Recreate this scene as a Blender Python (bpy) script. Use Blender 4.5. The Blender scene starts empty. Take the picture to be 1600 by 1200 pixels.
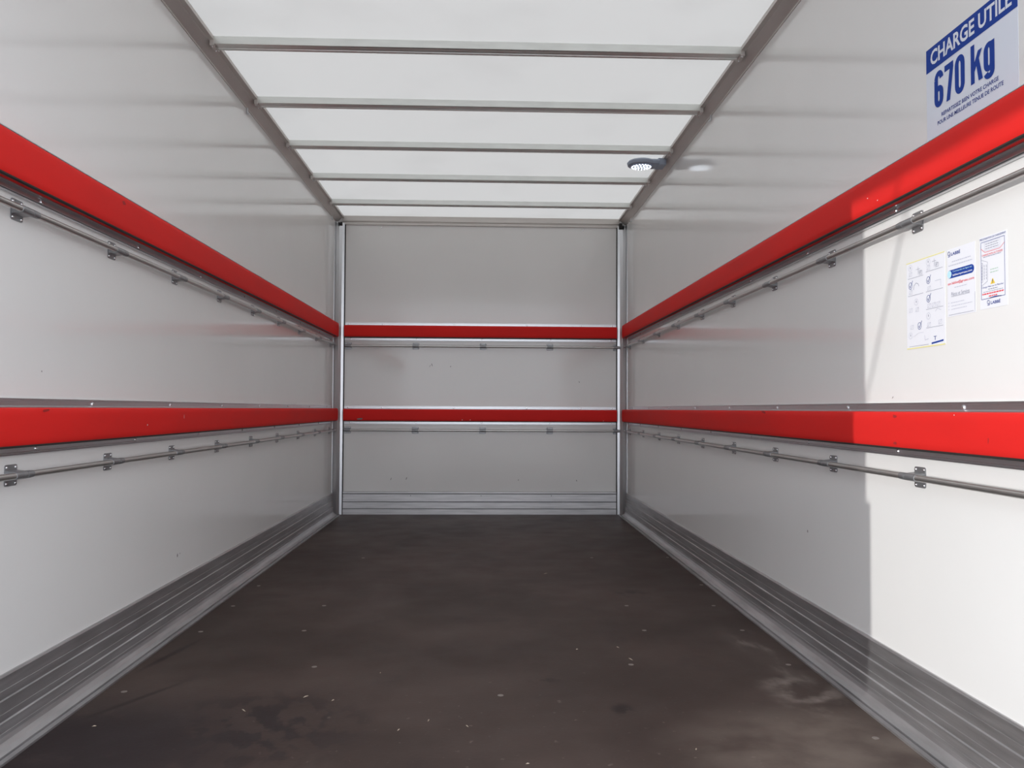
import bpy, bmesh, math, random
from mathutils import Matrix, Vector
random.seed(7)

# ------------------------------------------------------------------ camera, sky, sun, exposure
S = bpy.context.scene
COL = S.collection
cam_d = bpy.data.cameras.new('camera')
cam_d.sensor_width = 36.0
cam_d.lens = 1277.72 / 1600 * 36.0
cam_d.clip_start = 0.02
cam = bpy.data.objects.new('camera', cam_d)
COL.objects.link(cam)
P_, Y_, R_ = 0.03033, -0.03425, -0.00502          # pitch, yaw, roll
M = (Matrix.Rotation(Y_, 3, 'Z') @ Matrix.Rotation(P_, 3, 'X') @ Matrix.Rotation(R_, 3, 'Y')
     @ Matrix.Rotation(math.pi / 2, 3, 'X'))
cam.matrix_world = Matrix.Translation((0.01667, 0.0, 0.79712)) @ M.to_4x4()
S.camera = cam

w = bpy.data.worlds.new('World')
S.world = w
w.use_nodes = True
bg = w.node_tree.nodes['Background']
bg.inputs[0].default_value = (0.885, 0.925, 1.0, 1)
bg.inputs[1].default_value = 2.55

sd = bpy.data.lights.new('sun', 'SUN')
sd.energy = 2.1
sd.angle = math.radians(0.55)
sd.color = (1.0, 0.985, 0.96)
sun = bpy.data.objects.new('sun', sd)
COL.objects.link(sun)
EL = math.radians(4.5)
sdir = Vector((1.0, 0.5, 0)).normalized() * math.cos(EL) + Vector((0, 0, -math.sin(EL)))
sun.rotation_euler = sdir.to_track_quat('-Z', 'Y').to_euler()

vs = S.view_settings
vs.view_transform = 'Standard'
vs.look = 'None'
vs.gamma = 1
vs.use_curve_mapping = False
vs.exposure = 0.0
S.cycles.max_bounces = 14
S.cycles.diffuse_bounces = 9
S.cycles.glossy_bounces = 5
S.cycles.sample_clamp_indirect = 6.0

# ------------------------------------------------------------------ constants of the box body
XL, XR, YB = -1.105, 1.093, 6.20       # inner faces of the walls
Y0 = 1.225                             # rear edge of the box
ZT = 2.252                             # underside of the roof sheet

# ------------------------------------------------------------------ materials
def mat(name, col, rough=0.5, metal=0.0, spec=0.5, noise=None, bump=None, emit=None):
    m = bpy.data.materials.new(name)
    m.use_nodes = True
    nt = m.node_tree
    b = nt.nodes['Principled BSDF']
    b.inputs['Base Color'].default_value = (*col, 1)
    b.inputs['Roughness'].default_value = rough
    b.inputs['Metallic'].default_value = metal
    b.inputs['Specular IOR Level'].default_value = spec
    if emit:
        b.inputs['Emission Color'].default_value = (*emit[0], 1)
        b.inputs['Emission Strength'].default_value = emit[1]
    if noise:
        amt, scale = noise
        tc = nt.nodes.new('ShaderNodeTexCoord')
        mp = nt.nodes.new('ShaderNodeMapping')
        mp.inputs['Scale'].default_value = scale
        nz = nt.nodes.new('ShaderNodeTexNoise')
        nz.inputs['Scale'].default_value = 1.0
        nz.inputs['Detail'].default_value = 5
        rp = nt.nodes.new('ShaderNodeValToRGB')
        rp.color_ramp.elements[0].position = 0.3
        rp.color_ramp.elements[1].position = 0.7
        rp.color_ramp.elements[0].color = (*[max(0, c * (1 - amt)) for c in col], 1)
        rp.color_ramp.elements[1].color = (*[min(1, c * (1 + amt)) for c in col], 1)
        nt.links.new(tc.outputs['Object'], mp.inputs['Vector'])
        nt.links.new(mp.outputs['Vector'], nz.inputs['Vector'])
        nt.links.new(nz.outputs['Fac'], rp.inputs['Fac'])
        nt.links.new(rp.outputs['Color'], b.inputs['Base Color'])
        mr = nt.nodes.new('ShaderNodeMapRange')
        mr.inputs['To Min'].default_value = max(0.03, rough - 0.08)
        mr.inputs['To Max'].default_value = rough + 0.08
        nt.links.new(nz.outputs['Fac'], mr.inputs['Value'])
        nt.links.new(mr.outputs['Result'], b.inputs['Roughness'])
        if bump:
            bp = nt.nodes.new('ShaderNodeBump')
            bp.inputs['Strength'].default_value = bump
            bp.inputs['Distance'].default_value = 0.002
            nt.links.new(nz.outputs['Fac'], bp.inputs['Height'])
            nt.links.new(bp.outputs['Normal'], b.inputs['Normal'])
    return m

M_wall = mat('white_laminate', (0.772, 0.764, 0.745), 0.10, 0, 0.5, (0.012, (2.2, 2.2, 2.2)), 0.012)
M_red = mat('red_board', (0.69, 0.020, 0.017), 0.6, 0, 0.14, (0.07, (2.0, 2.0, 9.0)))
M_alu = mat('aluminium', (0.66, 0.67, 0.69), 0.32, 1.0)
M_bow = mat('bow_aluminium', (0.70, 0.71, 0.685), 0.38, 1.0, 0.5, (0.06, (9.0, 40.0, 40.0)))
M_kick = mat('worn_aluminium', (0.50, 0.49, 0.495), 0.40, 0.85, 0.5, (0.16, (5.0, 5.0, 60.0)))
M_rail = mat('roof_rail_aluminium', (0.58, 0.545, 0.515), 0.50, 0.7, 0.5, (0.06, (4.0, 4.0, 20.0)))
M_galv = mat('galvanised_steel', (0.34, 0.345, 0.355), 0.42, 0.78, 0.5, (0.10, (40.0, 40.0, 40.0)))
M_tube = mat('steel_tube', (0.58, 0.57, 0.55), 0.29, 0.9, 0.5)
M_rivet = mat('bright_rivet', (0.80, 0.81, 0.82), 0.24, 1.0)
M_fscrew = mat('dull_screw', (0.30, 0.265, 0.24), 0.5, 0.6)
M_black = mat('black_rubber_and_shade', (0.018, 0.016, 0.015), 0.6)  # also colours the shade strips under the boards and in the kick plate
M_plastic = mat('grey_plastic', (0.30, 0.34, 0.42), 0.45)
M_led = mat('led', (0.9, 0.95, 1.0), 0.4, emit=((0.88, 0.94, 1.0), 3.2))
M_lens = mat('lamp_lens', (0.24, 0.29, 0.38), 0.3, emit=((0.5, 0.65, 1.0), 0.05))
M_scuff = mat('grey_scuff', (0.20, 0.18, 0.18), 0.7)
M_scuffw = mat('pale_nick', (0.80, 0.72, 0.70), 0.7)
M_scuffr = mat('dark_red_smudge', (0.36, 0.012, 0.012), 0.7)
M_paper = mat('white_paper', (0.78, 0.785, 0.83), 0.5)
M_vinyl = mat('pale_blue_white_vinyl', (0.72, 0.76, 0.84), 0.35)
M_blue = mat('blue_ink', (0.012, 0.050, 0.30), 0.6, 0, 0.15)
M_navy = mat('navy_ink', (0.03, 0.055, 0.26), 0.6, 0, 0.15)
M_grey = mat('grey_ink', (0.33, 0.34, 0.42), 0.5)
M_lgrey = mat('light_grey_ink', (0.52, 0.53, 0.62), 0.5)
M_redink = mat('red_ink', (0.75, 0.06, 0.08), 0.5)
M_yellow = mat('yellow_ink', (0.80, 0.74, 0.32), 0.5)
M_amber = mat('amber_ink', (0.85, 0.62, 0.05), 0.5)
M_green = mat('green_ink', (0.45, 0.62, 0.48), 0.5)
M_cyan = mat('pale_cyan_ink', (0.50, 0.78, 0.90), 0.5)
M_splint = mat('pale_wood', (0.42, 0.35, 0.27), 0.8)
M_ground = mat('concrete', (0.34, 0.335, 0.33), 0.9, 0, 0.2, (0.15, (1.5, 1.5, 1.5)))
M_cord = mat('cord', (0.10, 0.10, 0.11), 0.8)
M_blocker = mat('blocker_grey', (0.42, 0.43, 0.45), 0.6)  # colour of the added panel that blocks the sun

# translucent roof sheet
def roof_mat():
    m = bpy.data.materials.new('translucent_roof_sheet')
    m.use_nodes = True
    nt = m.node_tree
    b = nt.nodes['Principled BSDF']
    b.inputs['Base Color'].default_value = (0.72, 0.72, 0.70, 1)
    b.inputs['Roughness'].default_value = 0.45
    tr = nt.nodes.new('ShaderNodeBsdfTranslucent')
    tc = nt.nodes.new('ShaderNodeTexCoord')
    nz = nt.nodes.new('ShaderNodeTexNoise')
    nz.inputs['Scale'].default_value = 2.4
    nz.inputs['Detail'].default_value = 4
    rp = nt.nodes.new('ShaderNodeValToRGB')
    rp.color_ramp.elements[0].position = 0.28
    rp.color_ramp.elements[0].color = (0.380, 0.370, 0.348, 1)
    rp.color_ramp.elements[1].position = 0.5
    rp.color_ramp.elements[1].color = (0.408, 0.398, 0.374, 1)
    nt.links.new(tc.outputs['Object'], nz.inputs['Vector'])
    nt.links.new(nz.outputs['Fac'], rp.inputs['Fac'])
    nt.links.new(rp.outputs['Color'], tr.inputs['Color'])
    mx = nt.nodes.new('ShaderNodeMixShader')
    mx.inputs[0].default_value = 0.60
    nt.links.new(b.outputs[0], mx.inputs[1])
    nt.links.new(tr.outputs[0], mx.inputs[2])
    nt.links.new(mx.outputs[0], nt.nodes['Material Output'].inputs[0])
    return m
M_roof = roof_mat()

# dark phenolic plywood floor, with dirt
def floor_mat():
    m = bpy.data.materials.new('dark_phenolic_plywood')
    m.use_nodes = True
    nt = m.node_tree
    N, L = nt.nodes, nt.links
    b = N['Principled BSDF']
    b.inputs['Specular IOR Level'].default_value = 0.22
    tc = N.new('ShaderNodeTexCoord')
    def noise(scale, detail=5, mapscale=(1, 1, 1), rot=0):
        mp = N.new('ShaderNodeMapping')
        mp.inputs['Scale'].default_value = mapscale
        mp.inputs['Rotation'].default_value = (0, 0, rot)
        L.new(tc.outputs['Object'], mp.inputs['Vector'])
        n = N.new('ShaderNodeTexNoise')
        n.inputs['Scale'].default_value = scale
        n.inputs['Detail'].default_value = detail
        L.new(mp.outputs['Vector'], n.inputs['Vector'])
        return n.outputs['Fac']
    def ramp(v, a, bb):
        r = N.new('ShaderNodeMapRange')
        r.interpolation_type = 'SMOOTHSTEP'
        r.inputs['From Min'].default_value = a
        r.inputs['From Max'].default_value = bb
        L.new(v, r.inputs['Value'])
        return r.outputs['Result']
    def mul(a, bb):
        n = N.new('ShaderNodeMath'); n.operation = 'MULTIPLY'
        for i, v in enumerate((a, bb)):
            if isinstance(v, float): n.inputs[i].default_value = v
            else: L.new(v, n.inputs[i])
        return n.outputs[0]
    def spot(x, y, rx, ry, rot=0.0):          # soft-edged stain at a place of its own on the floor
        mp = N.new('ShaderNodeMapping'); mp.vector_type = 'TEXTURE'
        mp.inputs['Location'].default_value = (x, y, 0)
        mp.inputs['Rotation'].default_value = (0, 0, rot)
        mp.inputs['Scale'].default_value = (rx, ry, 1)
        L.new(tc.outputs['Object'], mp.inputs['Vector'])
        ln = N.new('ShaderNodeVectorMath'); ln.operation = 'LENGTH'
        L.new(mp.outputs['Vector'], ln.inputs[0])
        return ramp(ln.outputs['Value'], 1.0, 0.25)
    def mix(col_in, col2, fac):
        mx = N.new('ShaderNodeMix'); mx.data_type = 'RGBA'
        if isinstance(col_in, tuple): mx.inputs['A'].default_value = (*col_in, 1)
        else: L.new(col_in, mx.inputs['A'])
        mx.inputs['B'].default_value = (*col2, 1)
        L.new(fac, mx.inputs['Factor'])
        return mx.outputs['Result']
    fine = noise(90, 3)
    c = mix((0.046, 0.031, 0.026), (0.071, 0.0495, 0.042), ramp(noise(1.6, 6), 0.36, 0.66))
    c = mix(c, (0.0975, 0.0749, 0.0663), mul(ramp(noise(3.0, 6, (1.0, 0.25, 1), 0.5), 0.56, 0.75), 0.5))
    c = mix(c, (0.0406, 0.0281, 0.0250), mul(ramp(noise(5.0, 6), 0.56, 0.72), 0.6))
    c = mix(c, (0.0234, 0.0156, 0.0164), mul(spot(-0.92, 1.93, 0.55, 0.52), ramp(noise(7, 8), 0.16, 0.44)))
    c = mix(c, (0.0265, 0.0187, 0.0187), mul(spot(-0.55, 2.08, 0.36, 0.34), ramp(noise(16, 10, (1, 0.7, 1)), 0.47, 0.56)))
    c = mix(c, (0.0203, 0.0133, 0.0125), mul(spot(-0.985, 2.70, 0.018, 0.24, -0.20), 0.85))
    c = mix(c, (0.0203, 0.0133, 0.0125), mul(spot(-0.93, 2.28, 0.016, 0.24, -0.5), 0.7))
    c = mix(c, (0.0234, 0.0156, 0.0148), mul(spot(0.39, 2.19, 0.045, 0.06), ramp(noise(22, 4), 0.40, 0.52)))
    c = mix(c, (0.0281, 0.0187, 0.0172), mul(spot(0.66, 3.55, 0.10, 0.10, 0.9), ramp(noise(7, 4), 0.42, 0.55)))
    c = mix(c, (0.0281, 0.0187, 0.0172), mul(spot(0.20, 2.45, 0.07, 0.08), ramp(noise(9, 4), 0.46, 0.56)))
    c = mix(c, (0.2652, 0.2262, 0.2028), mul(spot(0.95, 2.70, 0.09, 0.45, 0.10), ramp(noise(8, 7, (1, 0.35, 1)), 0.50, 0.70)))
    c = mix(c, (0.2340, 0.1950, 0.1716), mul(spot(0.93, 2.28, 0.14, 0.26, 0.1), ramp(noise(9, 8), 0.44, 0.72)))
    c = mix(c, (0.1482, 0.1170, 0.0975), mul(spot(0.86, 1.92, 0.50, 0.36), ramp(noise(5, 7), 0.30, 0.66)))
    c = mix(c, (0.1872, 0.1482, 0.1287), mul(ramp(noise(38, 4), 0.66, 0.74), mul(spot(0.15, 1.9, 1.1, 0.9), 0.55)))
    L.new(c, b.inputs['Base Color'])
    mr = N.new('ShaderNodeMapRange')
    mr.inputs['To Min'].default_value = 0.42
    mr.inputs['To Max'].default_value = 0.62
    L.new(noise(6, 5), mr.inputs['Value'])
    L.new(mr.outputs['Result'], b.inputs['Roughness'])
    bp = N.new('ShaderNodeBump')
    bp.inputs['Strength'].default_value = 0.25
    bp.inputs['Distance'].default_value = 0.001
    L.new(fine, bp.inputs['Height'])
    L.new(bp.outputs['Normal'], b.inputs['Normal'])
    return m
M_floor = floor_mat()

# ------------------------------------------------------------------ helpers
def mesh_of(bm, name, m, smooth=None):
    bmesh.ops.recalc_face_normals(bm, faces=bm.faces)
    me = bpy.data.meshes.new(name)
    bm.to_mesh(me)
    bm.free()
    me.materials.append(m)
    if smooth is not None:
        for p in me.polygons: p.use_smooth = True
        me.set_sharp_from_angle(angle=math.radians(smooth))
    return me

def obj(name, bm_or_mesh, m=None, parent=None, smooth=None):
    me = bm_or_mesh if isinstance(bm_or_mesh, bpy.types.Mesh) else mesh_of(bm_or_mesh, name, m, smooth)
    o = bpy.data.objects.new(name, me)
    COL.objects.link(o)
    if parent: o.parent = parent
    return o

def tag(o, label, cat, group=None):
    o['label'] = label; o['category'] = cat
    if group: o['group'] = group
    return o

def thing(name, label, cat, loc=(0, 0, 0), group=None):
    o = bpy.data.objects.new(name, None)
    o.empty_display_size = 0.05
    COL.objects.link(o)
    o.location = loc
    return tag(o, label, cat, group)

def struct(name, bm, m, smooth=None):
    o = obj(name, bm, m, None, smooth)
    o['kind'] = 'structure'
    return o

def box(bm, x0, x1, y0, y1, z0, z1, bev=0.0):
    r = bmesh.ops.create_cube(bm, size=1.0)
    for v in r['verts']:
        v.co = Vector(((x0 + x1) / 2 + v.co.x * (x1 - x0), (y0 + y1) / 2 + v.co.y * (y1 - y0), (z0 + z1) / 2 + v.co.z * (z1 - z0)))
    if bev:
        es = list({e for v in r['verts'] for e in v.link_edges})
        bmesh.ops.bevel(bm, geom=es, offset=bev, segments=2, affect='EDGES', profile=0.5)
    return bm

# wall frames: (p, z, a) = (distance out of the wall into the room, height, run along the wall)
def fr(side):
    if side == 'L': return lambda p, z, a: (XL + p, a, z)
    if side == 'R': return lambda p, z, a: (XR - p, a, z)
    return lambda p, z, a: (a, YB - p, z)

def extr(bm, prof, f, a0, a1, n=1):
    rings = []
    for i in range(n + 1):
        a = a0 + (a1 - a0) * i / n
        rings.append([bm.verts.new(f(p, z, a)) for p, z in prof])
    k = len(prof)
    for r0, r1 in zip(rings, rings[1:]):
        for i in range(k):
            bm.faces.new((r0[i], r0[(i + 1) % k], r1[(i + 1) % k], r1[i]))
    bm.faces.new(rings[0][::-1]); bm.faces.new(rings[-1])
    return bm

def tube(bm, p0, p1, r, seg=14, caps=True):
    p0, p1 = Vector(p0), Vector(p1)
    q = (p1 - p0).to_track_quat('Z', 'Y')
    rings = []
    for p in (p0, p1):
        rings.append([bm.verts.new(p + q @ Vector((r * math.cos(2 * math.pi * i / seg), r * math.sin(2 * math.pi * i / seg), 0))) for i in range(seg)])
    for i in range(seg):
        bm.faces.new((rings[0][i], rings[0][(i + 1) % seg], rings[1][(i + 1) % seg], rings[1][i]))
    if caps:
        bm.faces.new(rings[0][::-1]); bm.faces.new(rings[1])
    return bm

def lathe(bm, pts, seg=12):
    """revolve (r, z) about +Z"""
    rings = []
    for r, z in pts:
        if r < 1e-6: rings.append([bm.verts.new((0, 0, z))])
        else: rings.append([bm.verts.new((r * math.cos(2 * math.pi * i / seg), r * math.sin(2 * math.pi * i / seg), z)) for i in range(seg)])
    for a, b in zip(rings, rings[1:]):
        for i in range(seg):
            j = (i + 1) % seg
            if len(a) == 1 and len(b) == 1: continue
            if len(a) == 1: bm.faces.new((a[0], b[i], b[j]))
            elif len(b) == 1: bm.faces.new((a[i], a[j], b[0]))
            else: bm.faces.new((a[i], a[j], b[j], b[i]))
    return bm

# orientation whose local Z points out of the wall, local X to the right and Y up as seen from the room
RM = {'L': Matrix(((0, 0, 1), (1, 0, 0), (0, 1, 0))),
      'R': Matrix(((0, 0, -1), (-1, 0, 0), (0, 1, 0))),
      'B': Matrix(((1, 0, 0), (0, 0, -1), (0, 1, 0))),
      'F': Matrix.Identity(3)}
def place(o, side, p, z, a):
    o.matrix_basis = Matrix.Translation(fr(side)(p, z, a)) @ RM[side].to_4x4()
    return o

screw_me = mesh_of(lathe(bmesh.new(), [(0.0062, 0), (0.0062, 0.0012), (0.0045, 0.003), (0, 0.0036)], 10), 'screw', M_rivet, 40)
rivet_me = mesh_of(lathe(bmesh.new(), [(0.0042, 0), (0.0040, 0.0012), (0.0026, 0.0026), (0, 0.003)], 10), 'rivet', M_rivet, 60)

# ------------------------------------------------------------------ shell
YE = YB + 0.03
floor = struct('floor', box(bmesh.new(), XL - 0.03, XR + 0.03, Y0, YE, -0.03, 0.0), M_floor)
wl = struct('wall_left', box(bmesh.new(), XL - 0.03, XL, Y0, YE, -0.03, ZT + 0.02), M_wall)
wr = struct('wall_right', box(bmesh.new(), XR, XR + 0.03, Y0, YE, -0.03, ZT + 0.02), M_wall)
wb = struct('wall_back', box(bmesh.new(), XL, XR, YB, YE, -0.03, ZT + 0.02), M_wall)

bm = bmesh.new()                                   # slightly sagging translucent sheet
nx, ny = 12, 30
vv = [[bm.verts.new((XL - 0.03 + (XR - XL + 0.06) * i / nx, Y0 + (YE - Y0) * j / ny, ZT)) for i in range(nx + 1)] for j in range(ny + 1)]
for j in range(ny):
    for i in range(nx):
        bm.faces.new((vv[j][i], vv[j][i + 1], vv[j + 1][i + 1], vv[j + 1][i]))
ceil_o = struct('ceiling', bm, M_roof)

# side roof rails
rp_ = [(0.0, 2.198), (0.003, 2.198), (0.005, 2.203), (0.036, 2.2315), (0.037, 2.2345), (0.040, 2.2345), (0.055, 2.236), (0.055, 2.2515), (0.0, 2.2515)]
trim_l = struct('trim_1', extr(bmesh.new(), rp_, fr('L'), Y0, 6.185), M_rail)
trim_r = struct('trim_2', extr(bmesh.new(), rp_, fr('R'), Y0, 6.185), M_rail)
# back header
hp = [(0.0, 2.186), (0.012, 2.186), (0.012, 2.191), (0.007, 2.193), (0.007, 2.206), (0.012, 2.208), (0.012, 2.212), (0.016, 2.213), (0.016, 2.2515), (0.0, 2.2515)]
trim_b = struct('trim_3', extr(bmesh.new(), hp, fr('B'), XL + 0.045, XR - 0.045), M_rail)
# vertical corner coves at the back
def corner(name, s):
    bm = bmesh.new()
    x = XL if s > 0 else XR
    pts = [(0.0, 6.112), (0.0025, 6.112), (0.003, 6.132), (0.010, 6.150), (0.024, 6.170), (0.044, 6.184), (0.062, 6.189), (0.064, 6.20), (0.0, 6.20)]
    r0 = [bm.verts.new((x + s * p, y, 0.0)) for p, y in pts]
    r1 = [bm.verts.new((x + s * p, y, 2.197)) for p, y in pts]
    for i in range(len(pts)):
        j = (i + 1) % len(pts)
        bm.faces.new((r0[i], r0[j], r1[j], r1[i]))
    bm.faces.new(r0[::-1]); bm.faces.new(r1)
    t = struct(name, bm, M_alu)
    # dark sealing strip in the joint with the back panel
    x0, x1 = sorted((x + s * 0.064, x + s * 0.0695))
    obj('seal_shade_strip', box(bmesh.new(), x0, x1, 6.191, 6.2, 0.0, 2.19), M_black, t)
    x0, x1 = sorted((x + s * 0.030, x + s * (0.046 if s > 0 else 0.054)))
    obj('end_cap', box(bmesh.new(), x0, x1, 6.158, 6.188, 2.174 if s > 0 else 2.172, 2.198 if s > 0 else 2.214, 0.003), M_black, t)['label'] = 'black plastic cap in the top corner'
    return t
trim_cl = corner('trim_4', 1)
trim_cr = corner('trim_5', -1)
# kick plates
kp = [(0, 0.0), (0.062, 0.0), (0.062, 0.0055), (0.048, 0.0055), (0.047, 0.001), (0.043, 0.001), (0.042, 0.0075), (0.030, 0.013), (0.021, 0.023), (0.017, 0.033),
      (0.0165, 0.041), (0.0152, 0.042), (0.0165, 0.043), (0.0165, 0.0645), (0.0125, 0.0668), (0.0125, 0.083), (0.0112, 0.084), (0.0125, 0.085),
      (0.0125, 0.1135), (0.0085, 0.1155), (0.0085, 0.135), (0.0072, 0.136), (0.0085, 0.137), (0.0085, 0.166), (0.005, 0.171), (0, 0.171)]
bb_l = struct('baseboard_left', extr(bmesh.new(), kp, fr('L'), Y0, 6.108), M_kick)
bb_r = struct('baseboard_right', extr(bmesh.new(), kp, fr('R'), Y0, 6.108), M_kick)
kb = [(0, 0), (0.012, 0.0), (0.012, 0.0405), (0.004, 0.0410), (0.004, 0.0445), (0.0105, 0.0450), (0.0105, 0.048), (0.009, 0.049), (0.009, 0.0915), (0.002, 0.092), (0.002, 0.0965),
      (0.009, 0.097), (0.009, 0.1515), (0.002, 0.152), (0.002, 0.1565), (0.009, 0.157), (0.009, 0.169), (0.005, 0.172), (0, 0.172)]
bb_b = struct('baseboard_back', extr(bmesh.new(), kb, fr('B'), XL + 0.0695, XR - 0.0695), M_kick)
for z0_, z1_ in ((0.0410, 0.0445), (0.0922, 0.0963), (0.1522, 0.1563)):      # black strips stand in for the shade between the stacked planks
    obj('joint_shade', box(bmesh.new(), XL + 0.0700, XR - 0.0700, YB - 0.0062, YB - 0.0020, z0_, z1_), M_black, bb_b)
for x, z in ((-0.53, 0.142), (0.0, 0.142), (0.53, 0.142), (0.53, 0.028), (0.0, 0.028), (-0.53, 0.045), (-1.03, 0.13), (1.018, 0.03)):
    place(obj('rivet', rivet_me, parent=bb_b), 'B', 0.009, z, x)

# rear door frame (behind the picture's edge) and the ground outside
bm = bmesh.new()
box(bm, XL - 0.06, XL + 0.0, Y0 - 0.05, Y0, -0.2, 2.35)
box(bm, XL - 0.06, XL + 0.05, Y0 - 0.05, Y0 - 0.0, -0.03, 0.73)
struct('trim_6', bm, M_alu)
struct('trim_7', box(bmesh.new(), XR, XR + 0.06, Y0 - 0.05, Y0, -0.2, 2.35), M_alu)
struct('trim_8', box(bmesh.new(), XL, XR, Y0 - 0.05, Y0, 2.235, 2.35), M_alu)
struct('ground', box(bmesh.new(), -40, 40, -40, 40, -1.1, -0.9), M_ground)
bm = bmesh.new()                                    # added unseen panel, its lower edge cuts off the top of the sunlit patch
cor = []
for i in range(31):
    y = -0.9 + i * 0.075
    cor.append((0.012 if i % 2 else -0.012, y))
r0 = [bm.verts.new((-1.75 + a, y, 1.628)) for a, y in cor] + [bm.verts.new((-1.80 + a, y, 1.628)) for a, y in cor[::-1]]
r1 = [bm.verts.new((v.co.x, v.co.y, 3.2)) for v in r0]
k = len(r0)
for i in range(k):
    bm.faces.new((r0[i], r0[(i + 1) % k], r1[(i + 1) % k], r1[i]))
for i in range(30):
    bm.faces.new((r0[i], r0[i + 1], r0[k - 2 - i], r0[k - 1 - i]))
    bm.faces.new((r1[i], r1[k - 1 - i], r1[k - 2 - i], r1[i + 1]))
struct('sun_blocker', bm, M_blocker)

# ------------------------------------------------------------------ roof bows
ordinal = ['first', 'second', 'third', 'fourth', 'fifth']
bow_desc = ['nearest and longest in view', 'second from the open end', 'just before the lit round lamp', 'just behind the lit round lamp', 'farthest, next to the back wall']
bx0, bx1 = XL + 0.052, XR - 0.052
for i, y in enumerate((3.200, 3.820, 4.440, 5.060, 5.690)):
    t = thing('roof_bow', 'aluminium roof bow across the white roof, ' + bow_desc[i], 'roof bar', (0, y, 0), 'aluminium bows under the roof')
    pr = [(0, 2.2515), (0, 2.2215), (0.004, 2.2195), (0.012, 2.2195), (0.014, 2.2225), (0.040, 2.2225), (0.042, 2.2195), (0.056, 2.2195), (0.058, 2.2215), (0.058, 2.2515)]
    obj('bar', extr(bmesh.new(), pr, lambda p, z, a: (a, p, z), bx0, bx1), M_bow, t)
    for s, x in ((1, bx0), (-1, bx1)):
        br = bmesh.new()
        x0, x1 = sorted((x - s * 0.012, x + s * 0.006))
        box(br, x0, x1, -0.004, 0.064, 2.214, 2.2385, 0.0015)
        b_ = obj('end_bracket', br, M_rail, t)
        for dy in (0.008, 0.050):
            rv = obj('rivet', rivet_me, parent=b_)
            rv.matrix_basis = Matrix.Translation((x - s * 0.003, dy, 2.214)) @ Matrix.Rotation(math.pi, 4, 'X')

# ------------------------------------------------------------------ red padding boards
def padding_board(side, z0, z1, a0, a1, label, screws_top, screws_bot, fl=None):
    f = fr(side)
    fa0, fa1 = fl or (a0, a1)
    mid = (a0 + a1) / 2
    base = f(0, z0, a1)
    t = thing('padding_board', label, 'padding board', base, 'red padding boards along the walls')
    off = Vector(base)
    g = lambda p, z, a: tuple(Vector(f(p, z, a)) - off)
    d = 0.045
    pr = [(0.010, z0), (d - 0.009, z0), (d - 0.004, z0 + 0.002), (d - 0.001, z0 + 0.007), (d, z0 + 0.018), (d + 0.0008, (z0 + z1) / 2), (d, z1 - 0.018), (d - 0.001, z1 - 0.007), (d - 0.004, z1 - 0.002), (d - 0.009, z1), (0.010, z1)]
    obj('board', extr(bmesh.new(), pr, g, a0, a1), M_red, t, 30)
    for s, zz, sc in ((1, z1, screws_top), (-1, z0, screws_bot)):
        q = lambda dz: zz + s * dz
        lp = 0.0055 if s > 0 else 0.0105
        pp = [(0.0004, q(-0.004)), (0.012, q(-0.004)), (0.012, q(-0.0005)), (0.017, q(-0.0005)), (0.017, q(0.0015)), (0.010, q(0.0015)), (0.006, q(0.004)), (0.0035, q(0.005)),
              (0.0035, q(0.0155)), (lp, q(0.0160)), (lp, q(0.0178)), (0.0030, q(0.0186)), (0.0030, q(0.0206)), (lp, q(0.0208)), (lp, q(0.0225)), (0.0004, q(0.0225))]
        e = obj('retaining_profile', extr(bmesh.new(), pp, g, fa0, fa1), M_alu, t)
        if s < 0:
            obj('seal_shade_strip', extr(bmesh.new(), [(0.0345, q(-0.0035)), (0.0415, q(-0.0035)), (0.0415, q(0.0008)), (0.0395, q(0.0026)), (0.0345, q(0.0026))], g, fa0, fa1), M_black, e)  # black strip painted in as the shade under the board's edge
        for a in sc:
            o = obj('screw', screw_me, parent=e)
            o.matrix_basis = Matrix.Translation(g(0.0036, q(0.0105), a)) @ RM[side].to_4x4()
    return t
sc_b = [1.505 + 0.5815 * i for i in range(8)]
sc_t = [1.795 + 0.5815 * i for i in range(8)]
mb = {}
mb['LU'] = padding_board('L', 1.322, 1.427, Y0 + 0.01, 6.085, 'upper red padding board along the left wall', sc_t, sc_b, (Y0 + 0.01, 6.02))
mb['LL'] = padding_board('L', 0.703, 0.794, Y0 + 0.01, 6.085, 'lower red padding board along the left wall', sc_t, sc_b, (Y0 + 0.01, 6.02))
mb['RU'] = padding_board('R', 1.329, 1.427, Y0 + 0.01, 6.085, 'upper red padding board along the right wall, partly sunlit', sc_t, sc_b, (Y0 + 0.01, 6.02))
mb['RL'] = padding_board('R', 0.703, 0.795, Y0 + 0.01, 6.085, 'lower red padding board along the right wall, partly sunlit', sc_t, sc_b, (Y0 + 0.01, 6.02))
xs_t = [-1.005, -0.75, -0.21, 0.34, 0.75, 0.99]
xs_b = [-0.99, -0.495, 0.0, 0.52, 0.98]
ba, bz = XL + 0.071, XR - 0.071
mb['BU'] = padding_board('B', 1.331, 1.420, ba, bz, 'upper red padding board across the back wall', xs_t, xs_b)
mb['BL'] = padding_board('B', 0.701, 0.791, ba, bz, 'lower red padding board across the back wall', xs_t, xs_b)

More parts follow.
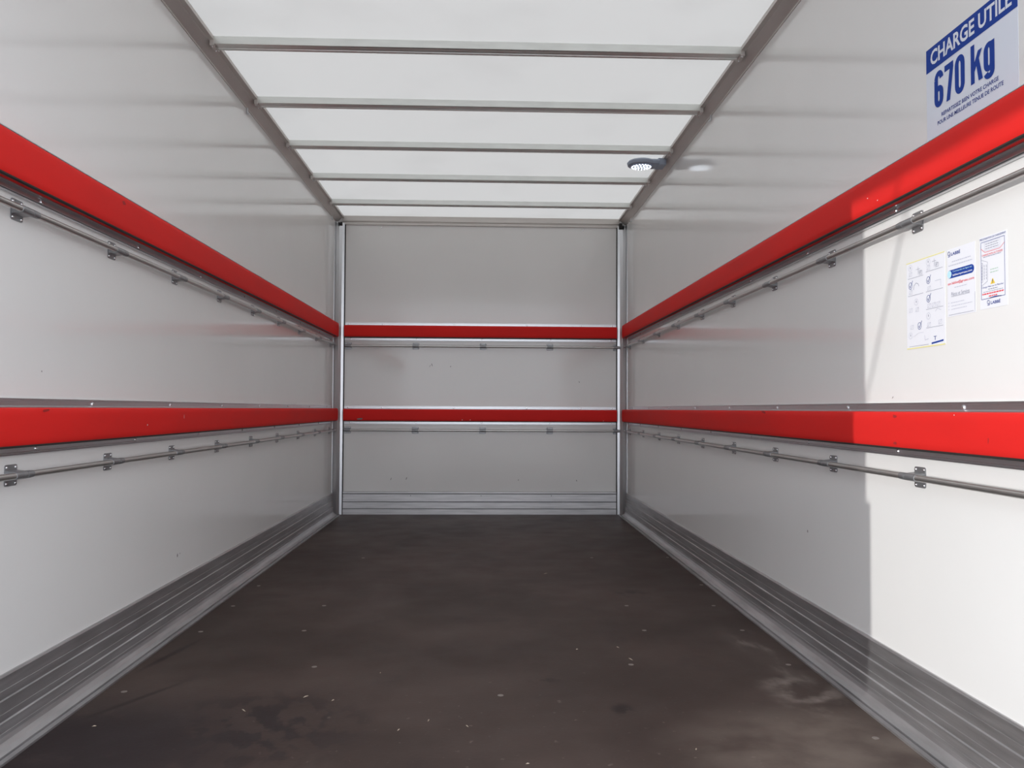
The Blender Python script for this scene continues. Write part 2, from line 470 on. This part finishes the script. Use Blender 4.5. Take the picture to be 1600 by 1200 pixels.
# ------------------------------------------------------------------ lashing rails
RO = 0.0225                                    # tube axis distance from wall
def plate_mesh():
    bm = bmesh.new()
    hw, hh, r, th = 0.0255, 0.0255, 0.006, 0.0022
    def outline():
        pts = []
        for cx, cy, a0 in ((hw - r, hh - r, 0), (-hw + r, hh - r, 90), (-hw + r, -hh + r, 180), (hw - r, -hh + r, 270)):
            for k in range(4):
                a = math.radians(a0 + 30 * k)
                pts.append((cx + r * math.cos(a), cy + r * math.sin(a)))
        return pts
    o = outline()
    a = [bm.verts.new((x, y, 0.0004)) for x, y in o]
    b = [bm.verts.new((x, y, th)) for x, y in o]
    n = len(o)
    for i in range(n): bm.faces.new((a[i], a[(i + 1) % n], b[(i + 1) % n], b[i]))
    bm.faces.new(a[::-1]); bm.faces.new(b)
    # raised saddle over the tube
    prof = []
    for k in range(11):
        t = math.pi * k / 10
        prof.append((0.0094 * math.cos(t), RO + 0.0090 * math.sin(t)))
    prof = [(0.0118, th * 0.6)] + prof + [(-0.0118, th * 0.6)]
    rr = []
    for x in (-0.0235, 0.0235):
        rr.append([bm.verts.new((x, y, z)) for y, z in prof])
    m = len(prof)
    for i in range(m):
        bm.faces.new((rr[0][i], rr[0][(i + 1) % m], rr[1][(i + 1) % m], rr[1][i]))
    bm.faces.new(rr[0][::-1]); bm.faces.new(rr[1])
    return mesh_of(bm, 'bracket', M_galv, 35)
plate_me = plate_mesh()
def sleeve_mesh():
    bm = bmesh.new()
    tube(bm, (0.0255, 0, RO), (0.042, 0, RO), 0.0094)
    tube(bm, (0.042, 0, RO), (0.052, 0, RO), 0.0087)
    return mesh_of(bm, 'sleeve', M_galv, 35)
sleeve_me = sleeve_mesh()
def rail(side, z, a0, a1, brackets, flip, label):
    f = fr(side)
    base = f(0, z, brackets[-1])
    t = thing('lashing_rail', label, 'lashing rail', base, 'tubular lashing rails along the walls')
    off = Vector(base)
    bm = bmesh.new()
    tube(bm, Vector(f(RO, z, a0)) - off, Vector(f(RO, z, a1)) - off, 0.0080, 16)
    obj('tube', bm, M_tube, t, 40)
    for a in brackets:
        b = obj('bracket', plate_me, parent=t)
        R4 = RM[side].to_4x4()
        b.matrix_basis = Matrix.Translation(Vector(f(0, z, a)) - off) @ R4
        for sx in (-1, 1):
            for sy in (-1, 1):
                rv = obj('rivet', rivet_me, parent=b)
                rv.matrix_basis = Matrix.Translation((sx * 0.0185, sy * 0.0190, 0.002))
        if flip is not None:
            sl = obj('sleeve', sleeve_me, parent=b)
            if flip: sl.matrix_basis = Matrix.Rotation(math.pi, 4, 'Z')
    return t
ys = [1.484 + 0.5 * i for i in range(10)]
rail('L', 1.266, Y0 + 0.02, 6.10, ys, False, 'upper steel lashing rail on brackets along the left wall')
rail('L', 0.6335, Y0 + 0.02, 6.10, ys, False, 'lower steel lashing rail on brackets along the left wall')
rail('R', 1.266, Y0 + 0.02, 6.10, ys, True, 'upper steel lashing rail on brackets along the right wall')
rail('R', 0.6335, Y0 + 0.02, 6.10, ys, True, 'lower steel lashing rail on brackets along the right wall')
xb = [0.008 + 0.5077 * (i - 2) for i in range(5)]
rail('B', 1.2665, -1.03, 1.025, xb, None, 'upper steel lashing rail on brackets across the back wall')
rail('B', 0.632, -1.03, 1.025, xb, None, 'lower steel lashing rail on brackets across the back wall')

# ------------------------------------------------------------------ LED lamp under the roof
lx, ly, lz = 0.920, 4.672, 2.206
lamp = thing('ceiling_lamp', 'lit round grey LED lamp under the roof beside the right roof rail', 'lamp', (lx, ly, lz))
bm = bmesh.new()
def teardrop(z, r, tip, hw):
    pts = []
    a0 = math.acos(min(1, hw / r)) if hw < r else 0
    st = math.asin(hw / r)
    for k in range(25):
        a = st + (2 * math.pi - 2 * st) * k / 24
        pts.append((r * math.cos(a), r * math.sin(a), z))
    pts.append((tip, -hw, z)); pts.append((tip, hw, z))
    return [bm.verts.new(p) for p in pts]
rings = [teardrop(0.000, 0.070, 0.088, 0.050), teardrop(0.004, 0.078, 0.094, 0.056), teardrop(0.018, 0.082, 0.096, 0.060), teardrop(0.028, 0.074, 0.096, 0.054)]
for a, b in zip(rings, rings[1:]):
    n = len(a)
    for i in range(n): bm.faces.new((a[i], a[(i + 1) % n], b[(i + 1) % n], b[i]))
bm.faces.new(rings[0][::-1]); bm.faces.new(rings[-1])
obj('housing', bm, M_plastic, lamp, 35)
bm = bmesh.new()
box(bm, 0.088, 0.136, -0.052, 0.052, -0.004, 0.036, 0.005)
obj('mounting_foot', bm, M_plastic, lamp)
bm = bmesh.new()
lathe(bm, [(0.064, 0.003), (0.064, -0.003), (0.060, -0.0045), (0, -0.0045)], 28)
lens = obj('lens', bm, M_lens, lamp, 40)
led_me = mesh_of(box(bmesh.new(), -0.0040, 0.0040, -0.0040, 0.0040, -0.0068, -0.0045, 0.0008), 'led', M_led)
for nr, rad in ((1, 0), (6, 0.019), (12, 0.036), (19, 0.053)):
    for k in range(nr):
        a = 2 * math.pi * k / nr + rad * 7
        o = obj('led', led_me, parent=lens)
        o.location = (rad * math.cos(a), rad * math.sin(a), 0)
        o.rotation_euler = (0, 0, a)

# ------------------------------------------------------------------ small clips hanging at the roof rails
bm = bmesh.new()
box(bm, -0.002, 0.002, -0.006, 0.006, -0.022, 0.004, 0.001)
box(bm, -0.002, 0.010, -0.004, 0.004, -0.026, -0.021, 0.001)
clip_me = mesh_of(bm, 'clip', M_alu)
for lab, x, y, rz in (('small metal clip under the left roof rail near the second roof bow', XL + 0.005, 3.836, 0),
                      ('small metal clip under the right roof rail near the second roof bow', XR - 0.005, 3.821, math.pi),
                      ('small metal clip under the left roof rail close to the back wall', XL + 0.005, 5.98, 0),
                      ('small metal clip under the right roof rail close to the back wall', XR - 0.005, 5.93, math.pi)):
    o = obj('rail_clip', clip_me)
    o.location = (x, y, 2.197); o.rotation_euler = (0, 0, rz)
    tag(o, lab, 'clip', 'small clips under the roof rails')

# screws in the top of the back wall, floor screws
for x in (-0.767, 0.766):
    place(obj('screw', screw_me, parent=wb), 'B', 0.0, 2.166, x)
bm = bmesh.new()
lathe(bm, [(0.0085, 0), (0.0085, 0.0006), (0.006, 0.0009), (0.0035, 0.0004), (0, 0.0004)], 12)
fs_me = mesh_of(bm, 'screw', M_fscrew)
for x, y in [(-0.985, 3.345), (-0.622, 3.345), (-0.984, 2.967), (-0.621, 2.974), (-0.5, 2.562), (0.601, 3.329), (0.60, 2.959), (0.481, 2.566), (0.956, 3.324),
             (0.956, 2.954), (0.975, 2.556), (1.012, 4.406), (1.011, 3.716), (0.068, 2.30), (0.975, 1.985), (-0.985, 3.72), (-0.62, 4.40), (0.60, 4.40), (-0.985, 2.35)]:
    o = obj('screw', fs_me, parent=floor)
    o.location = (x, y, 0.0)

# ------------------------------------------------------------------ flat print: helper drawing on the right wall
class Sheet:
    """collects flat ink in the plane of a paper on the right wall: u runs along -y from y_left, v is height"""
    def __init__(self, root, y_left, p):
        self.root, self.y, self.p = root, y_left, p
        self.n = 0
    def w(self, y, z, lift=0.0):
        return Vector((XR - self.p - lift, y, z)) - self.root.location
    def poly(self, bm, pts, lift=0.0004):
        v = [bm.verts.new(self.w(y, z, lift)) for y, z in pts]
        return bm.faces.new(v)
    def rect(self, bm, ya, yb, z0, z1, lift=0.0004):
        return self.poly(bm, [(ya, z0), (yb, z0), (yb, z1), (ya, z1)], lift)
    def line(self, bm, pts, wd=0.0009, lift=0.0004):
        for (y0, z0), (y1, z1) in zip(pts, pts[1:]):
            d = Vector((y1 - y0, z1 - z0))
            if d.length < 1e-6: continue
            n = Vector((-d.y, d.x)).normalized() * wd / 2
            self.poly(bm, [(y0 + n.x, z0 + n.y), (y1 + n.x, z1 + n.y), (y1 - n.x, z1 - n.y), (y0 - n.x, z0 - n.y)], lift)
    def ring(self, bm, y, z, r, wd=0.0009, ry=None):
        ry = ry or r
        self.line(bm, [(y + r * math.cos(k * math.pi / 8), z + ry * math.sin(k * math.pi / 8)) for k in range(17)], wd)
    def disc(self, bm, y, z, r, rz=None, lift=0.0004):
        rz = rz or r
        self.poly(bm, [(y + r * math.cos(k * math.pi / 8), z + rz * math.sin(k * math.pi / 8)) for k in range(16)], lift)
    def put(self, bm, name, m):
        return obj(name, bm, m, self.root)
    def text(self, s, y0, y1, z0, z1, m, lift=0.0004, bold=0.0, keep=False, rot=False):
        cu = bpy.data.curves.new('lettering', 'FONT')
        cu.body = s
        cu.size = 1.0
        cu.offset = bold
        cu.resolution_u = 3
        o = bpy.data.objects.new('lettering_curve', cu)
        COL.objects.link(o)
        dg = bpy.context.evaluated_depsgraph_get()
        me = bpy.data.meshes.new_from_object(o.evaluated_get(dg))
        bpy.data.objects.remove(o); bpy.data.curves.remove(cu)
        xs = [v.co.x for v in me.vertices]; zs = [v.co.y for v in me.vertices]
        ax, bx, az, bz = min(xs), max(xs), min(zs), max(zs)
        for v in me.vertices:
            fx = (v.co.x - ax) / (bx - ax); fz = (v.co.y - az) / (bz - az)
            if rot: fx, fz = 1 - fz, fx
            v.co = self.w(y0 + (y1 - y0) * fx, z0 + (z1 - z0) * fz, lift)
        me.materials.clear(); me.materials.append(m)
        me.name = 'lettering'
        return obj('lettering', me, parent=self.root)

def sheet(name, label, cat, ya, yb, z0, z1, m, group=None, th=0.0006):
    t = thing(name, label, cat, (XR, (ya + yb) / 2, z0), group)
    bm = bmesh.new()
    box(bm, -th, 0.0, (yb - ya) / 2, (ya - yb) / 2, 0, z1 - z0)
    obj('backing', bm, m, t)
    return Sheet(t, ya, th)

# load sticker
sh = sheet('load_sticker', 'blue and white load limit sticker above the upper red board on the right wall', 'sticker', 1.938, 1.596, 1.444, 1.675, M_vinyl)
bm = bmesh.new(); sh.rect(bm, 1.938, 1.596, 1.6175, 1.675); sh.put(bm, 'banner', M_blue)
sh.text('CHARGE UTILE', 1.918, 1.614, 1.629, 1.6655, M_vinyl, 0.0008, 0.025)
def stroke(s, bm, pts, wu, wv, closed=False, lift=0.0004):          # heavy lettering stroke of mitred quads, wu wide along the wall, wv along the height
    n = len(pts); L, R = [], []
    for i in range(n):
        a = pts[i - 1] if (i or closed) else pts[0]
        b = pts[(i + 1) % n] if (i < n - 1 or closed) else pts[-1]
        d = Vector((b[0] - a[0], b[1] - a[1])).normalized()
        L.append((pts[i][0] - d.y * wu / 2, pts[i][1] + d.x * wv / 2)); R.append((pts[i][0] + d.y * wu / 2, pts[i][1] - d.x * wv / 2))
    for i in range(n if closed else n - 1):
        j = (i + 1) % n
        s.poly(bm, [L[i], L[j], R[j], R[i]], lift)
def arc(cy, cz, ry, rz, a0, a1, n=10):                 # angles as seen on the sheet (y grows to the left)
    return [(cy - ry * math.cos(math.radians(a0 + (a1 - a0) * k / n)), cz + rz * math.sin(math.radians(a0 + (a1 - a0) * k / n))) for k in range(n + 1)]
bm = bmesh.new()
WU, WV = 0.0155, 0.0135
zb, zt = 1.5185, 1.6055
# 6
stroke(sh, bm, arc(1.884, zt - 0.020, 0.0112, 0.0135, 0, 180)[::-1] + arc(1.884, zb + 0.020, 0.0112, 0.0135, 180, 360)[:0] , WU, WV)
stroke(sh, bm, [(1.8952, zt - 0.020), (1.8952, zb + 0.020)] , WU, WV, lift=0.0006)
stroke(sh, bm, arc(1.884, zb + 0.020, 0.0112, 0.0135, 180, 360) + arc(1.884, 1.5525, 0.0112, 0.0105, 0, 180), WU, WV, True, 0.0008)
# 7
sh.poly(bm, [(1.8600, zt), (1.8240, zt), (1.8240, zt - 0.0145), (1.8600, zt - 0.0145)])
sh.poly(bm, [(1.8385, zt - 0.0145), (1.8240, zt - 0.0145), (1.8380, zb), (1.8530, zb)], 0.0006)
# 0
stroke(sh, bm, (arc(1.7990, zt - 0.021, 0.0115, 0.0152, 0, 180) + arc(1.7990, zb + 0.021, 0.0115, 0.0152, 180, 360)), WU, WV, True)
# k
sh.rect(bm, 1.7570, 1.7430, zb, zt)
sh.poly(bm, [(1.7430, 1.5640), (1.7300, 1.5860), (1.7150, 1.5860), (1.7430, 1.5430)], 0.0006)
sh.poly(bm, [(1.7380, 1.5660), (1.7270, 1.5700), (1.7130, zb), (1.7280, zb)], 0.0008)
# g
stroke(sh, bm, arc(1.6920, 1.5700, 0.0105, 0.0125, 0, 180) + arc(1.6920, 1.5430, 0.0105, 0.0125, 180, 360), WU, WV * 0.9, True)
stroke(sh, bm, [(1.6800, 1.5870), (1.6800, 1.5300)] + [(1.6800 + 0.0110 * (1 - math.cos(math.radians(t))), 1.5240 - 0.0100 * math.sin(math.radians(t))) for t in range(10, 171, 20)], WU, WV * 0.9, lift=0.0006)
sh.put(bm, 'lettering', M_blue)
sh.text('REPARTISSEZ BIEN VOTRE CHARGE', 1.874, 1.660, 1.492, 1.5015, M_navy, bold=0.02)
sh.text('POUR UNE MEILLEURE TENUE DE ROUTE', 1.891, 1.644, 1.476, 1.4855, M_navy, bold=0.02)

# instruction sheet with pictograms (left)
G = 'white instruction sheets stuck on the right wall'
sa = sheet('instruction_sheet', 'tall instruction sheet with pictograms and yellow edges, left of the three', 'notice', 2.041, 1.868, 0.953, 1.171, M_paper, G)
bm = bmesh.new(); sa.rect(bm, 2.041, 1.868, 1.1690, 1.1715); sa.rect(bm, 2.041, 1.868, 0.9525, 0.9553); sa.put(bm, 'border', M_yellow)
bm = bmesh.new()
for ya, yb, z in ((2.034, 1.962, 1.1305), (2.034, 1.962, 1.0865), (1.950, 1.876, 1.1355), (1.950, 1.876, 1.0865), (1.950, 1.876, 1.0435), (1.950, 1.876, 0.9985), (2.030, 1.940, 0.9585)):
    sa.line(bm, [(ya, z), (yb, z)], 0.0011)
sa.put(bm, 'rule_lines', M_grey)
bm = bmesh.new(); bd = bmesh.new()
for y, z in ((2.022, 1.157), (1.939, 1.158), (1.995, 1.068), (1.940, 1.027), (2.023, 0.986)):
    sa.ring(bm, y, z, 0.0085, 0.0009, 0.0078)
    sa.disc(bd, y, z + 0.001, 0.0016, 0.0032)
sa.put(bm, 'circle_outlines', M_lgrey); sa.put(bd, 'numerals', M_grey)
bm = bmesh.new()
for y, z in ((2.022, 1.112), (1.939, 1.114), (1.939, 1.069), (1.981, 1.007)):
    sa.ring(bm, y, z, 0.0080, 0.0013, 0.0085)
    sa.line(bm, [(y + 0.004, z + 0.001), (y + 0.001, z - 0.005), (y - 0.011, z + 0.012)], 0.0016)
sa.put(bm, 'tick_marks', M_navy)
bm = bmesh.new()                                     # thumbnails: small line drawings of hands, tail lift and van
for y, z in ((1.985, 1.145), (1.912, 1.152)):
    sa.line(bm, [(y, z - 0.010), (y, z + 0.010)]); sa.line(bm, [(y + 0.010, z + 0.004), (y - 0.008, z + 0.004)])
    sa.line(bm, [(y - 0.006, z - 0.010), (y - 0.012, z - 0.002), (y - 0.018, z - 0.002), (y - 0.018, z - 0.011), (y - 0.004, z - 0.011)])
    for k in range(3): sa.line(bm, [(y - 0.002, z - 0.001 - 0.003 * k), (y - 0.014, z - 0.001 - 0.003 * k)])
for y, z in ((1.995, 1.108),):
    sa.line(bm, [(y + 0.012, z - 0.008), (y + 0.010, z + 0.002), (y, z + 0.008), (y - 0.010, z + 0.004), (y - 0.013, z - 0.002)], 0.0015)
sa.put(bm, 'pictograms', M_grey)
bm = bmesh.new()
for y, z in ((2.020, 1.141), (1.937, 1.144), (2.020, 1.050), (1.990, 1.049), (1.935, 1.0515), (1.915, 1.0515), (1.895, 1.0515), (2.015, 1.007), (1.937, 1.006), (1.888, 1.008), (1.935, 1.094), (2.02, 1.096)):
    sa.line(bm, [(y + 0.008, z - 0.005), (y + 0.008, z + 0.004), (y - 0.006, z + 0.005), (y - 0.006, z - 0.005), (y + 0.008, z - 0.005), (y - 0.006, z + 0.005)], 0.0007)
sa.line(bm, [(1.91, 1.108), (1.885, 1.108), (1.885, 1.092)], 0.0012)
sa.line(bm, [(1.91, 1.035), (1.900, 1.041), (1.885, 1.036)], 0.0012)
sa.line(bm, [(2.010, 0.982), (1.985, 0.990), (1.962, 0.990)], 0.0006); sa.line(bm, [(1.958, 0.982), (1.956, 0.970), (1.94, 0.972)], 0.0012)
sa.put(bm, 'faint_pictograms', M_lgrey)
sa.text('T', 1.918, 1.905, 0.9665, 0.976, M_navy)
bm = bmesh.new(); sa.poly(bm, [(1.927, 0.9575), (1.876, 0.9615), (1.876, 0.9655), (1.927, 0.9615)]); sa.put(bm, 'wedge', M_blue)

def greek(s, bm, yc, z, half, wd=0.0016, seed=1):       # a line of print too small to read
    r = random.Random(seed); y = yc + half
    while y > yc - half:
        l = r.uniform(0.004, 0.009)
        s.line(bm, [(y, z), (max(yc - half, y - l), z)], wd)
        y -= l + 0.0015
def logo(s, y, z, k):
    bm = bmesh.new()
    s.ring(bm, y + 0.0235 * k, z + 0.0035 * k, 0.0045 * k, 0.0016 * k)
    s.line(bm, [(y + 0.019 * k, z + 0.004 * k), (y + 0.019 * k, z - 0.004 * k), (y + 0.027 * k, z - 0.004 * k)], 0.0016 * k)
    s.put(bm, 'emblem', M_navy)
    s.text('LABBÉ', y + 0.014 * k, y - 0.024 * k, z - 0.003 * k, z + 0.0065 * k, M_navy, bold=0.02)

# service sheet (middle)
sb = sheet('service_sheet', 'white service sheet with a blue banner, middle of the three notices', 'notice', 1.858, 1.750, 1.0145, 1.171, M_paper, G)
logo(sb, 1.828, 1.158, 0.95)
bm = bmesh.new()
greek(sb, bm, 1.802, 1.1405, 0.036, 0.0022, 3); greek(sb, bm, 1.806, 1.1325, 0.046, 0.0022, 4)
greek(sb, bm, 1.805, 1.080, 0.024, 0.0016, 5)
greek(sb, bm, 1.818, 1.046, 0.026, 0.0014, 6); greek(sb, bm, 1.802, 1.0385, 0.040, 0.0014, 7); greek(sb, bm, 1.812, 1.031, 0.030, 0.0014, 8)
for z in (1.046, 1.0385, 1.031): sb.line(bm, [(1.855, z), (1.850, z + 0.001)], 0.001)
sb.put(bm, 'small_print', M_lgrey)
bm = bmesh.new(); sb.line(bm, [(1.852, 1.0185), (1.757, 1.0185)], 0.001); sb.line(bm, [(1.7515, 1.016), (1.7515, 1.06)], 0.0007); sb.put(bm, 'rule_lines', M_grey)
bm = bmesh.new()
pts = []
for cy, a0 in ((1.847, 90), (1.763, -90)):
    for k in range(7):
        a = math.radians(a0 + 30 * k)
        pts.append((cy - 0.0095 * math.cos(a), 1.1125 + 0.0095 * math.sin(a)))
sb.poly(bm, pts); sb.put(bm, 'banner', M_blue)
bm = bmesh.new(); sb.disc(bm, 1.848, 1.1125, 0.0085, lift=0.0008); sb.put(bm, 'button', M_cyan)
sb.text('Commandez en ligne sur', 1.835, 1.760, 1.1145, 1.1195, M_cyan, 0.0008)
sb.text('labbe.mygruau.com', 1.835, 1.760, 1.1055, 1.1115, M_paper, 0.0008, 0.02)
sb.text('sav.labbe@gruau.com', 1.856, 1.754, 1.0865, 1.0945, M_redink, bold=0.01)
sb.text('Pièces et Services', 1.842, 1.771, 1.061, 1.0705, M_grey)
bm = bmesh.new(); sb.line(bm, [(1.842, 1.0600), (1.771, 1.0600)], 0.0008); sb.put(bm, 'underline', M_grey)

# loading sheet (right)
sc = sheet('loading_sheet', 'narrow loading diagram sheet with a yellow warning triangle, right of the three', 'notice', 1.733, 1.640, 1.0165, 1.1725, M_paper, G)
sc.text('PRECONISATION DE CHARGEMENT', 1.732, 1.6435, 1.1655, 1.1698, M_navy)
bm = bmesh.new(); sc.line(bm, [(1.728, 1.1615), (1.648, 1.1615), (1.648, 1.038), (1.728, 1.038), (1.728, 1.1615)], 0.0010)
sc.line(bm, [(1.700, 1.038), (1.680, 1.0395), (1.66, 1.038)], 0.0018)
sc.put(bm, 'van_outline', M_navy)
bm = bmesh.new(); sc.line(bm, [(1.728, 1.148), (1.714, 1.1385), (1.663, 1.1385), (1.648, 1.148)], 0.0010); sc.put(bm, 'red_outline', M_redink)
bm = bmesh.new(); sc.line(bm, [(1.715, 1.1595), (1.663, 1.1595), (1.663, 1.1415), (1.715, 1.1415), (1.715, 1.1595)], 0.0006); sc.put(bm, 'text_frame', M_lgrey)
bm = bmesh.new()
for k, z in enumerate((1.1555, 1.1505, 1.1455)): greek(sc, bm, 1.690, z, 0.022, 0.0016, 11 + k)
greek(sc, bm, 1.690, 1.1285, 0.030, 0.0016, 15); greek(sc, bm, 1.688, 1.0575, 0.016, 0.0018, 16); greek(sc, bm, 1.688, 1.053, 0.033, 0.0012, 17)
sc.put(bm, 'small_print', M_grey)
sc.text('CHARGE NON AUTORISEE', 1.725, 1.654, 1.1305, 1.1348, M_redink)
bm = bmesh.new(); greek(sc, bm, 1.683, 1.0985, 0.013, 0.0018, 18); greek(sc, bm, 1.683, 1.0925, 0.014, 0.0018, 19); sc.put(bm, 'green_print', M_green)
bm = bmesh.new(); sc.line(bm, [(1.728, 1.124), (1.706, 1.1165), (1.706, 1.0755), (1.728, 1.067)], 0.0008); sc.line(bm, [(1.728, 1.1165), (1.7225, 1.1165), (1.7225, 1.0755), (1.728, 1.0755)], 0.0008)
sc.put(bm, 'side_frame', M_grey)
bm = bmesh.new()
for y in (1.7255, 1.717, 1.710):
    r = random.Random(int(y * 9999)); z = 1.080
    while z < 1.112:
        l = r.uniform(0.003, 0.007); sc.line(bm, [(y, z), (y, min(1.113, z + l))], 0.0016); z += l + 0.0015
sc.put(bm, 'side_print', M_grey)
bm = bmesh.new(); sc.poly(bm, [(1.6965, 1.0675), (1.6805, 1.0675), (1.6885, 1.0800)]); sc.put(bm, 'warning_triangle', M_amber)
bm = bmesh.new(); sc.rect(bm, 1.6895, 1.6875, 1.0715, 1.0765, 0.0008); sc.rect(bm, 1.6895, 1.6875, 1.0690, 1.0705, 0.0008); sc.put(bm, 'exclamation_mark', M_navy)
sc.text('Charge Maxi sur le Plancher', 1.726, 1.652, 1.0605, 1.0650, M_navy)
bm = bmesh.new(); greek(sc, bm, 1.688, 1.0485, 0.037, 0.0028, 21); greek(sc, bm, 1.688, 1.0425, 0.014, 0.0024, 22); sc.put(bm, 'red_print', M_redink)
logo(sc, 1.684, 1.027, 0.86)

# ------------------------------------------------------------------ scuffs and nicks on walls and boards
def scuff(parent, side, p, z, a, w_, h_, m, ang=0.0, seed=0):
    r = random.Random(seed); bm = bmesh.new()
    n = 9; c, s_ = math.cos(ang), math.sin(ang)
    off = parent.matrix_basis.translation if parent.data is None else Vector((0, 0, 0))
    vs_ = []
    for k in range(n):
        t = 2 * math.pi * k / n
        q = r.uniform(0.55, 1.0)
        x, y = w_ * math.cos(t) * q, h_ * math.sin(t) * q
        x, y = x * c - y * s_, x * s_ + y * c
        vs_.append(bm.verts.new(Vector(fr(side)(p + 0.0004, z + y, a + x)) - off))
    bm.faces.new(vs_)
    return obj('scuff_mark', bm, m, parent)
for i, (side, par, z, a, w_, h_, an) in enumerate((
        ('B', wb, 1.127, -0.378, 0.003, 0.016, 0.3), ('B', wb, 1.118, -0.392, 0.002, 0.013, -0.4), ('B', wb, 1.115, -0.237, 0.003, 0.008, 0), ('B', wb, 1.003, 0.741, 0.004, 0.007, 0.4),
        ('B', wb, 0.267, -0.678, 0.003, 0.013, -0.3), ('B', wb, 0.268, -0.563, 0.003, 0.013, -0.4), ('B', wb, 0.259, 0.281, 0.003, 0.007, 0), ('B', wb, 0.255, 0.723, 0.004, 0.010, 0.2),
        ('R', wr, 0.396, 2.691, 0.006, 0.006, 0.3), ('R', wr, 0.832, 2.118, 0.006, 0.002, -0.6), ('L', wl, 0.253, 3.061, 0.006, 0.010, 0.2), ('L', wl, 0.886, 2.112, 0.003, 0.003, 0),
        ('L', wl, 0.256, 3.085, 0.004, 0.004, 0.2))):
    scuff(par, side, 0.0, z, a, w_, h_, M_scuff, an, i)
for i, (side, key, z, a, w_, h_, m) in enumerate((
        ('R', 'RL', 0.783, 2.02, 0.011, 0.006, M_scuffr), ('R', 'RL', 0.716, 2.02, 0.011, 0.005, M_scuffr), ('R', 'RL', 0.790, 2.985, 0.028, 0.006, M_scuffr), ('R', 'RL', 0.738, 1.640, 0.002, 0.011, M_scuffr),
        ('R', 'RL', 0.788, 1.76, 0.002, 0.002, M_scuffw), ('L', 'LL', 0.787, 2.05, 0.026, 0.005, M_scuffr), ('L', 'LL', 0.740, 2.66, 0.004, 0.003, M_scuffw), ('L', 'LL', 0.762, 2.98, 0.002, 0.012, M_scuffw),
        ('L', 'LU', 1.405, 2.46, 0.014, 0.008, M_scuffr), ('L', 'LU', 1.378, 2.14, 0.003, 0.003, M_scuffw),
        ('R', 'RU', 1.371, 2.155, 0.003, 0.005, M_scuffw), ('R', 'RU', 1.378, 1.985, 0.003, 0.004, M_scuffw), ('R', 'RU', 1.350, 2.10, 0.002, 0.002, M_scuffw),
        ('B', 'BL', 0.716, -0.91, 0.026, 0.007, M_scuff), ('B', 'BL', 0.712, -0.145, 0.004, 0.004, M_scuffw), ('B', 'BL', 0.712, -0.085, 0.004, 0.003, M_scuffw), ('B', 'BL', 0.709, 0.92, 0.005, 0.002, M_scuffw))):
    scuff(mb[key], side, 0.0452, z, a, w_, h_, m, 0.1, 40 + i)

# ------------------------------------------------------------------ litter on the floor
from_px = [(-0.47, 2.30, 0.022, 0.9), (-0.39, 2.27, 0.014, 1.0), (-0.61, 2.20, 0.026, -0.9), (0.47, 2.75, 0.018, -1.1), (0.49, 2.62, 0.030, -1.2), (-0.02, 2.08, 0.016, -1.1),
           (-0.12, 2.12, 0.018, 1.4), (-0.19, 2.06, 0.016, 1.2), (0.32, 3.98, 0.030, 0.7), (0.33, 2.73, 0.010, 0.3), (-0.29, 2.50, 0.013, 1.5), (-0.95, 2.10, 0.012, 0.4), (0.12, 1.86, 0.010, 0.2), (0.52, 1.93, 0.012, 1.2)]
spl = ['tiny pale splinter on the floor, right of the dark oily blotch at left', 'short pale splinter right of the dark blotch, nearest the middle of the floor', 'long pale splinter lying across the dark oily blotch at left',
       'pale splinter just behind the right row of floor screws', 'longest pale splinter, beside a floor screw right of the middle', 'pale splinter low in the middle of the floor, nearest of the middle three',
       'pale splinter low in the middle of the floor, left one of three', 'pale splinter in the lower left middle, lowest of the middle three', 'long thin splinter far back on the right half of the floor', 'very small pale chip beside the long splinter right of the middle',
       'tiny upright-lying splinter left of the middle of the floor', 'tiny pale chip beside the left kick plate in the front corner', 'tiny pale chip at the bottom edge, right of the middle', 'tiny pale chip by the bright dusty patch at front right']
for i, (x, y, l, a) in enumerate(from_px):
    bm = bmesh.new()
    v = [bm.verts.new(p) for p in ((-l / 2, -0.0006, 0), (l * 0.1, -0.0016, 0), (l / 2, 0.0002, 0), (-l * 0.1, 0.0016, 0), (-l * 0.05, 0.0, 0.0022), (l * 0.2, 0, 0.0014))]
    for f in ((0, 1, 4), (1, 2, 5), (1, 5, 4), (2, 3, 5), (3, 0, 4), (3, 4, 5), (0, 3, 2, 1)):
        bm.faces.new([v[k] for k in f])
    o = obj('wood_splinter', bm, M_splint)
    o.location = (x, y, 0.0005); o.rotation_euler = (0, 0, a)
    tag(o, spl[i], 'splinter', 'tiny splinters on the plywood floor')

# unseen rope added outside, left of the open end and out of the picture (its soft shadow slants over the right wall)
cu = bmesh.new()
def back(x, y, z):                                   # follow the sun back to a plane beside the vehicle
    return Vector((x, y, z)) + sdir * ((-2.45 - x) / sdir.x)
pa, pb = back(1.093, 2.010, 1.372), back(1.093, 2.282, 0.80)
d_ = (pa - pb).normalized()
tube(cu, pa + d_ * 1.2, pb - d_ * ((pb.z + 0.895) / d_.z), 0.006, 8)
o = obj('shadow_rope', cu, M_cord)
tag(o, 'unseen rope added outside, left of the open end of the box, to cast a slanting shadow', 'rope')
